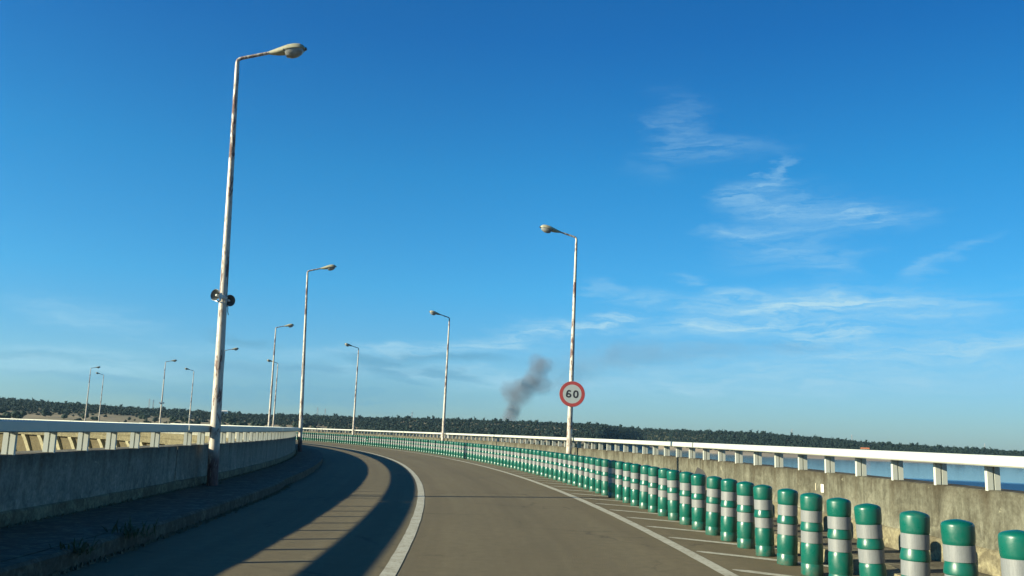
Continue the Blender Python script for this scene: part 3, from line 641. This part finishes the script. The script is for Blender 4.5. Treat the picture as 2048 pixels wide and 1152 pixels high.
back = empty('traffic_sign', on_pole(('r', 4), 2.15)); tag(back, 'small round sign seen from its grey back on a far lamp post', 'road sign')
mb = MB(); AX = Matrix.Rotation(pi/2, 4, 'X'); mb.lathe([(0, -.15), (.30, -.15), (.305, -.145), (.305, -.125), (0, -.12)], 32, AX); back.rotation_euler = (0, 0, radians(15))
GREYB = m_plain('sign_back_grey', (.12, .19, .20), .6); mb.build('plate', GREYB, back, autosmooth=.5)
mb = MB(); mb.box(-.20, .20, -.10, .14, .10, .14); mb.box(-.20, .20, -.10, .14, -.14, -.10); mb.build('clamp', STEEL, back)

# ------------------------------------------------------------------ bollards
def make_bollard():
    root = empty('bollard', (0, 0, 0)); n = 32
    mb = MB(); prof = [(.0985, -.002), (.101, .010), (.1010, .095), (.0965, .102), (.0965, .108), (.1000, .115), (.1010, .20), (.1010, .262), (.0975, .276), (.0935, .290), (.0945, .400), (.1035, .404), (.1045, .416), (.1015, .436), (.0975, .460), (.0925, .480),
            (.0945, .590), (.0975, .594), (.1005, .612), (.1022, .66), (.1020, .706), (.1000, .718), (.0930, .7275), (.074, .737), (.045, .7445), (.018, .7490), (.0, .7505)]
    # shallow dimples where each green belly runs under the band above it
    mb.lathe(prof, n); mb.build('bollard_body', GREEN, root, autosmooth=.9)
    for z0 in (.2925, .4825):
        mb = MB(); mb.lathe([(.0940, z0), (.0975, z0+.001), (.0978, z0+.054), (.0975, z0+.1045), (.0940, z0+.1055)], n); mb.build('white_band', BAND, root, autosmooth=.6)
    return root
bol = make_bollard(); B0, DB = 3.6125, .6553
ORD = ['nearest green bollard, cut off by the lower right corner', 'second', 'third', 'fourth', 'fifth', 'sixth', 'seventh', 'eighth', 'ninth', 'tenth', 'eleventh', 'twelfth', 'thirteenth', 'fourteenth', 'fifteenth', 'sixteenth', 'seventeenth', 'eighteenth', 'nineteenth', 'twentieth']
rnd = random.Random(3)
for i in range(0, 148):
    th = (B0 + i*DB)/R_BOL; p = pol(R_BOL, th, .004)
    o = bol if i == 0 else None
    plain = i == 97
    if o is None:
        if plain:
            o = bol.copy(); COL.objects.link(o); ch = bol.children[0].copy(); COL.objects.link(ch); ch.parent = o
        else: o = copy_tree(bol)
    o.location = p; o.rotation_euler = (radians(rnd.gauss(0, .9)), radians(rnd.gauss(0, .9)), rnd.random()*6.28)
    if i < 20: lab = ORD[0] if i == 0 else '%s green bollard with two white bands counting from the lower right corner' % ORD[i]
    elif i < 38: lab = 'white-banded green bollard in the close row right of the 60 sign post'
    elif plain: lab = 'all-green bollard without white bands in the far row'
    elif th < .315: lab = 'white-banded green bollard between the 60 sign post and the next right lamp post'
    elif th < .4627: lab = 'white-banded green bollard between the second and third right lamp posts'
    else: lab = 'small far green bollard left of the third right lamp post'
    tag(o, lab, 'bollard', 'green bollards with white bands along the right road edge')

# ------------------------------------------------------------------ weeds by the left kerb
def weed(th, r, s, lab, seed):
    rr = random.Random(seed); o = MB()
    for k in range(int(60*s/.2)):
        a = rr.random()*6.28; L = s*rr.uniform(.35, 1); t_ = rr.uniform(.2, 1.1); b = Vector((rr.gauss(0, s*.35), rr.gauss(0, s*.35), 0)); d = Vector((cos(a)*sin(t_), sin(a)*sin(t_), cos(t_))); q = Vector((-sin(a), cos(a), 0))*.008
        m1 = b + d*L*.6 + q; m2 = b + d*L*.6 - q; n = len(o.v); o.v += [tuple(b), tuple(m1), tuple(b+d*L - Vector((0, 0, L*.15))), tuple(m2)]; o.f.append((n, n+1, n+2, n+3))
    w = o.build('weed', WEED); w.location = pol(r, th, H_CU-.05 if s > .1 else 0.0); tag(w, lab, 'plant', 'weeds growing along the left kerb')
weed(.0372, 158.42, .20, 'small dark weed growing out of the left kerb edge', 1)
weed(.0445, 158.44, .26, 'larger dark weed on the kerb edge farther along', 2)
weed(.0930, 157.30, .14, 'low weed at the foot of the tall near lamp post', 4)
# moss and grit in the gutter
mb = MB(); rr = random.Random(5)
for k in range(5200):
    th = rr.uniform(.025, .30)**1.0; side = rr.random()
    if side < .62: r = R_CU + KR(th) + abs(rr.gauss(0, .035)); z = 0.002
    else: r = 157.15 + abs(rr.gauss(0, .03)); z = H_CU
    s = rr.uniform(.008, .028); p = pol(r, th, z); a = rr.random()*6.28; n = len(mb.v)
    mb.v += [(p.x+cos(a+q)*s, p.y+sin(a+q)*s, p.z) for q in (0, 2.1, 4.2)] + [(p.x, p.y, p.z+s*rr.uniform(.6, 1.6))]; mb.f += [(n, n+1, n+3), (n+1, n+2, n+3), (n+2, n, n+3)]
gm_ = mb.build('moss', m_plain('moss_grit', (.12, .115, .07), .9, 0, .5, 60)); tag(gm_, 'moss and grit caught along the left kerb and the wall foot', 'moss', kind='stuff')

# ------------------------------------------------------------------ woods and trees on the far bank
rs = np.random.RandomState(11)
bmi = bmesh.new(); bmesh.ops.create_icosphere(bmi, subdivisions=2, radius=1.0); bmi.verts.ensure_lookup_table()
IV = np.array([v.co[:] for v in bmi.verts]); IF = np.array([[v.index for v in f.verts] for f in bmi.faces]); bmi.free()
bmi = bmesh.new(); bmesh.ops.create_icosphere(bmi, subdivisions=1, radius=1.0); bmi.verts.ensure_lookup_table()
JV = np.array([v.co[:] for v in bmi.verts]); JF = np.array([[v.index for v in f.verts] for f in bmi.faces]); bmi.free()
def crown_np(rs, w, h, lumps, leaves, leaf, VV=JV, FF=JF, core=True):
    V = []; Fc = []; n = 0
    cs = [(rs.normal(0, .33)*w, rs.normal(0, .33)*w, h*(.5+rs.uniform(-.18, .28)), rs.uniform(.42, .66)) for _ in range(lumps)]
    for cx, cy, cz, s in cs:
        v = VV*(1 + rs.uniform(-.22, .22, (len(VV), 1))); v = v*np.array([w*s, w*s, h*.42*s*1.2]) + np.array([cx, cy, cz]); V.append(v); Fc.append(FF+n); n += len(v)
    if leaves:
        i = rs.randint(0, lumps, leaves); c = np.array(cs)[i]; d = rs.normal(size=(leaves, 3)); d /= np.linalg.norm(d, axis=1)[:, None]
        p = c[:, :3] + d*np.stack([w*c[:, 3], w*c[:, 3], h*.5*c[:, 3]], 1)*rs.uniform(.9, 1.18, (leaves, 1))
        t = rs.normal(size=(leaves, 3, 3))*leaf; V.append((p[:, None, :]+t).reshape(-1, 3)); Fc.append(np.arange(leaves*3).reshape(-1, 3)+n); n += leaves*3
    return np.concatenate(V), np.concatenate(Fc)
def np_mesh(name, V, Fc, m_):
    me = bpy.data.meshes.new(name); me.vertices.add(len(V)); me.vertices.foreach_set('co', V.astype(np.float32).ravel()); me.loops.add(len(Fc)*3); me.loops.foreach_set('vertex_index', Fc.astype(np.int32).ravel())
    me.polygons.add(len(Fc)); me.polygons.foreach_set('loop_start', np.arange(0, len(Fc)*3, 3, dtype=np.int32)); me.update(calc_edges=True); me.validate(); me.materials.append(m_); return me
TEMPL = [crown_np(rs, 4.6*rs.uniform(.7, 1.3), 6.6*rs.uniform(.75, 1.3), 1, 30, .95) for _ in range(14)]
Vs = []; Fs = []; nn = 0; cnt = 0
while cnt < 33000:
    a = rs.uniform(-.62, .66); D = math.sqrt(rs.uniform(560**2, 1720**2)); x, y = D*sin(a), D*cos(a)
    Ds = lerp_tab(SHORE, a)
    z = terrain(x, y)
    if z < -10.2 or D < Ds+15: continue
    dens = noise.noise(Vector((x*.0085, y*.0085, 7)))*.55 + noise.noise(Vector((x*.03, y*.03, 17)))*.25
    s = (D-Ds)/(1560-Ds)
    open_ = .10 if a > -.25 else .42                      # the left bank is open dehesa near the water
    if a < .10 and s < .55 and dens < open_ - s*.75 and rs.rand() > .06: continue
    if a < .10 and rs.rand() > .8: continue
    if a < -.20 and s < .50 and rs.rand() > (.10 if dens < .1 else .30): continue
    if -.20 <= a < .10 and s < .30 and rs.rand() > .35: continue
    if a >= .10 and dens < -.42 and rs.rand() > .1: continue
    V, Fc = TEMPL[rs.randint(14)]; k = (rs.uniform(.40, .66) if rs.rand() > .05 else rs.uniform(.8, 1.0)); t_ = rs.uniform(0, 6.28); c_, s_ = cos(t_), sin(t_)
    P = V*k; P = np.stack([P[:, 0]*c_-P[:, 1]*s_ + x, P[:, 0]*s_+P[:, 1]*c_ + y, P[:, 2] + z - .6], 1); Vs.append(P); Fs.append(Fc+nn); nn += len(P); cnt += 1
wood = link_mesh('wood', np_mesh('wood', np.concatenate(Vs), np.concatenate(Fs), WOODM), None); tag(wood, 'dark evergreen oak wood covering the hills across the water', 'woodland', kind='stuff')
OT = []
for k in range(4):
    V, Fc = crown_np(rs, 4.6, 7.2, 6, 420, .24, IV, IF); OT.append(np_mesh('crown', V, Fc, OAKM))
mbt = MB(); mbt.tube([(0, 0, -1), (.1, 0, 1.0), (0, .15, 2.4), (.2, .2, 3.6)], [.34, .28, .22, .12], 8)
for k_ in range(4):
    a = k_*1.6; mbt.tube([(0, .1, 2.0), (cos(a)*1.2, sin(a)*1.2, 3.2), (cos(a)*2.0, sin(a)*2.0, 4.0)], [.16, .11, .05], 6)
trunk_me = mbt.build('trunk', BARK); tm = trunk_me.data; bpy.data.objects.remove(trunk_me)
k = 0
for i in range(400):
    a = rs.uniform(-.56, -.20); D = rs.uniform(690, 1120); x, y = D*sin(a), D*cos(a); z = terrain(x, y)
    if z < -8.5: continue
    t_ = empty('oak_tree', (x, y, z)); t_.scale = (1, 1, 1)
    s = rs.uniform(.7, 1.15)
    c = link_mesh('crown', OT[k % 4], None, t_); c.scale = (s, s, s*.95); c.location = (0, 0, .6); c.rotation_euler = (0, 0, rs.uniform(0, 6)); b = link_mesh('trunk', tm, None, t_); b.scale = (s, s, s)
    tag(t_, 'round dark oak standing on the dry tan field across the water at left', 'tree', 'oaks scattered over the dry fields at left'); k += 1
    if k >= 46: break

# ------------------------------------------------------------------ farm buildings on the far bank
def house(a, D, w, d, h, lab, wallm, roofm, rz=0, lift=0):
    x, y = D*sin(a), D*cos(a); z = terrain(x, y) + lift
    root = empty('farm_building', (x, y, z), -a+rz); tag(root, lab, 'building')
    mb = MB(); mb.box(-w/2, w/2, -d/2, d/2, -3, h); mb.build('wall', wallm, root)
    mb = MB(); e = .4; b = len(mb.v); mb.v += [(-w/2-e, -d/2-e, h-.1), (w/2+e, -d/2-e, h-.1), (w/2+e, d/2+e, h-.1), (-w/2-e, d/2+e, h-.1), (-w/2-e, 0, h+d*.22), (w/2+e, 0, h+d*.22)]
    mb.f += [(0, 1, 5, 4), (2, 3, 4, 5), (0, 4, 3), (1, 2, 5), (0, 3, 2, 1)]; mb.build('roof', roofm, root)
    for k in range(3):
        mb = MB(); xx = (k-1)*w*.3; mb.box(xx-.5, xx+.5, -d/2-.03, -d/2+.05, 1.0, 2.3) if k != 1 else mb.box(xx-.55, xx+.55, -d/2-.03, -d/2+.05, 0, 2.1); mb.build('window' if k != 1 else 'door', WIN, root)
house(-.3095, 1340, 8.5, 6, 4.2, 'small bright white farmhouse on the wooded hill right of the tall near pole', HOUSEW, HOUSEW, .1, 2.5)
house(-.0688, 905, 9.5, 6, 2.6, 'low pale farm shed on the far shore by the second right lamp post', HOUSEW, WHITEP, .05, 2.5)
house(.3826, 1150, 9, 6, 2.6, 'orange-roofed building in the trees above the white railing at right', m_plain('brown_wall', (.16, .10, .06), .9), ROOF, .1, 3.4)

# ------------------------------------------------------------------ pylons on the skyline
def pylon(a, D, h, lab):
    x, y = D*sin(a), D*cos(a); z = CAM_H + D*lerp_tab(CREST, a) - 6
    mb = MB(); w = h*.11; t_ = .20
    for sx, sy in ((-1, -1), (1, -1), (1, 1), (-1, 1)): mb.tube([(sx*w, sy*w, -14), (sx*w*.35, sy*w*.35, h*.62), (sx*w*.12, sy*w*.12, h)], t_, 4)
    for k in range(7):
        z0 = h*k/7; z1 = h*(k+1)/7; f0 = 1-.85*z0/h; f1 = 1-.85*z1/h
        for s in (-1, 1): mb.tube([(-w*f0, s*w*f0, z0), (w*f1, s*w*f1, z1)], t_*.6, 3); mb.tube([(w*f0, s*w*f0, z0), (-w*f1, s*w*f1, z1)], t_*.6, 3)
    p = mb.build('lattice_tower', STEEL); r = empty('pylon', (x, y, z), -a+.3); p.parent = r
    mb = MB()
    for zz, L in ((h*.72, h*.26), (h*.86, h*.20)): mb.tube([(-L, 0, zz+.6), (0, 0, zz), (L, 0, zz+.6)], t_*.9, 4)
    mb.build('cross_arm', STEEL, r); tag(r, lab, 'pylon', 'power pylons on the skyline')
for a, h_, lab in ((-.3845, 27, 'faint lattice pylon on the skyline between the two leftmost lamp pairs'), (-.3805, 25, 'second faint pylon of the pair on the skyline at left, the right one'), (-.2113, 26, 'faint pylon on the skyline just right of the lamp post where the wall ends'), (-.2030, 23, 'faintest pylon, between the left wall end and the third right lamp post'), (-.1075, 20, 'faint pylon on the skyline left of the second right lamp post'), (.3100, 20, 'faint pylon above the trees right of the middle railing'), (.3700, 20, 'faint pylon above the trees left of the orange-roofed building'), (.4930, 18, 'faint pylon on the skyline near the right edge')):
    pylon(a, 2300, h_, lab)

# ------------------------------------------------------------------ smoke rising behind the hill
def m_smoke(seed, dens, soft):
    m = bpy.data.materials.new('smoke'); m.use_nodes = True; t = m.node_tree; t.nodes.clear(); o = nd(t, 'ShaderNodeOutputMaterial'); v = nd(t, 'ShaderNodeVolumePrincipled')
    v.inputs['Color'].default_value = (.36, .36, .42, 1); v.inputs['Anisotropy'].default_value = .2
    tc = nd(t, 'ShaderNodeTexCoord'); ln = nd(t, 'ShaderNodeVectorMath', operation='LENGTH'); t.links.new(tc.outputs['Object'], ln.inputs[0])
    n = nd(t, 'ShaderNodeTexNoise', ins={'Scale': .042, 'Detail': 7.0, 'Roughness': .6, 'Distortion': .6}); g = nd(t, 'ShaderNodeNewGeometry'); t.links.new(g.outputs['Position'], n.inputs['Vector'])
    fall = mr(t, ln.outputs['Value'], .25, 1.0, 1.0, 0.0); fall.node.interpolation_type = 'SMOOTHSTEP'
    d = mth(t, 'SUBTRACT', mth(t, 'ADD', n.outputs[0], mth(t, 'MULTIPLY', fall, soft)), .5+soft*.45); d = mth(t, 'MULTIPLY', mth(t, 'MAXIMUM', d, 0.0), dens*8)
    d = mth(t, 'MULTIPLY', d, fall); t.links.new(d, v.inputs['Density']); t.links.new(v.outputs[0], o.inputs['Volume']); return m
sm_root = empty('smoke', (8, 2500, 30)); tag(sm_root, 'grey smoke plume rising behind the wooded hill left of the 60 sign', 'smoke', kind='stuff')
SM = m_smoke(0, .0036, .95)
bmi = bmesh.new(); bmesh.ops.create_icosphere(bmi, subdivisions=3, radius=1.0); sme = bpy.data.meshes.new('smoke_puff'); bmi.to_mesh(sme); bmi.free()
SM_THIN = m_smoke(1, .0, 1.0); t_ = SM_THIN.node_tree; vp = [n for n in t_.nodes if n.type == 'PRINCIPLED_VOLUME'][0]
ln_ = [n for n in t_.nodes if n.type == 'VECT_MATH'][0]; nz_ = [n for n in t_.nodes if n.type == 'TEX_NOISE'][0]; nz_.inputs['Scale'].default_value = .012
f_ = mr(t_, ln_.outputs['Value'], 0.0, 1.0, 1.0, 0.0); f_.node.interpolation_type = 'SMOOTHSTEP'
t_.links.new(mth(t_, 'MULTIPLY', mth(t_, 'MULTIPLY', f_, mr(t_, nz_.outputs[0], .35, .65, .15, 1.5)), .0028), vp.inputs['Density'])
PATH = [(-2, 26, 40), (0, 36, 46), (2, 46, 46), (5, 58, 46), (10, 72, 46), (12, 66, 40), (18, 90, 50), (8, 108, 58), (-4, 128, 52), (34, 110, 62), (46, 132, 66), (60, 150, 62), (70, 170, 60), (84, 188, 58), (72, 210, 50), (98, 200, 50), (90, 140, 60), (28, 140, 48)]
for q, (px, pz, rx) in enumerate(PATH):
    o = link_mesh('smoke_puff', sme, SM, sm_root); o.location = (px-4, (q % 3-1)*14, pz-30); o.scale = (rx, rx*.8, rx*.86)
sme2 = sme.copy(); sme2.materials.clear()
for px, pz, rx, rz in ((150, 175, 80, 70), (200, 200, 110, 80), (270, 225, 140, 75), (360, 240, 160, 66), (460, 250, 160, 52), (600, 262, 190, 40), (800, 275, 220, 30), (170, 130, 70, 60)):
    o = link_mesh('smoke_drift', sme2, SM_THIN, sm_root); o.location = (px-8, 30, pz-30); o.scale = (rx, 70, rz)

# ------------------------------------------------------------------ haze
hz = bpy.data.materials.new('haze_air'); hz.use_nodes = True; t = hz.node_tree; t.nodes.clear(); o_ = nd(t, 'ShaderNodeOutputMaterial'); v_ = nd(t, 'ShaderNodeVolumePrincipled')
v_.inputs['Color'].default_value = (.45, .80, 1.0, 1); v_.inputs['Density'].default_value = .000045; v_.inputs['Anisotropy'].default_value = .3; t.links.new(v_.outputs[0], o_.inputs['Volume'])
mb = MB(); mb.box(-4700, 4700, -4700, 4700, -63.5, 340)
hb = mb.build('haze', hz); tag(hb, 'thin pale evening air over the reservoir and hills', 'haze', kind='stuff')
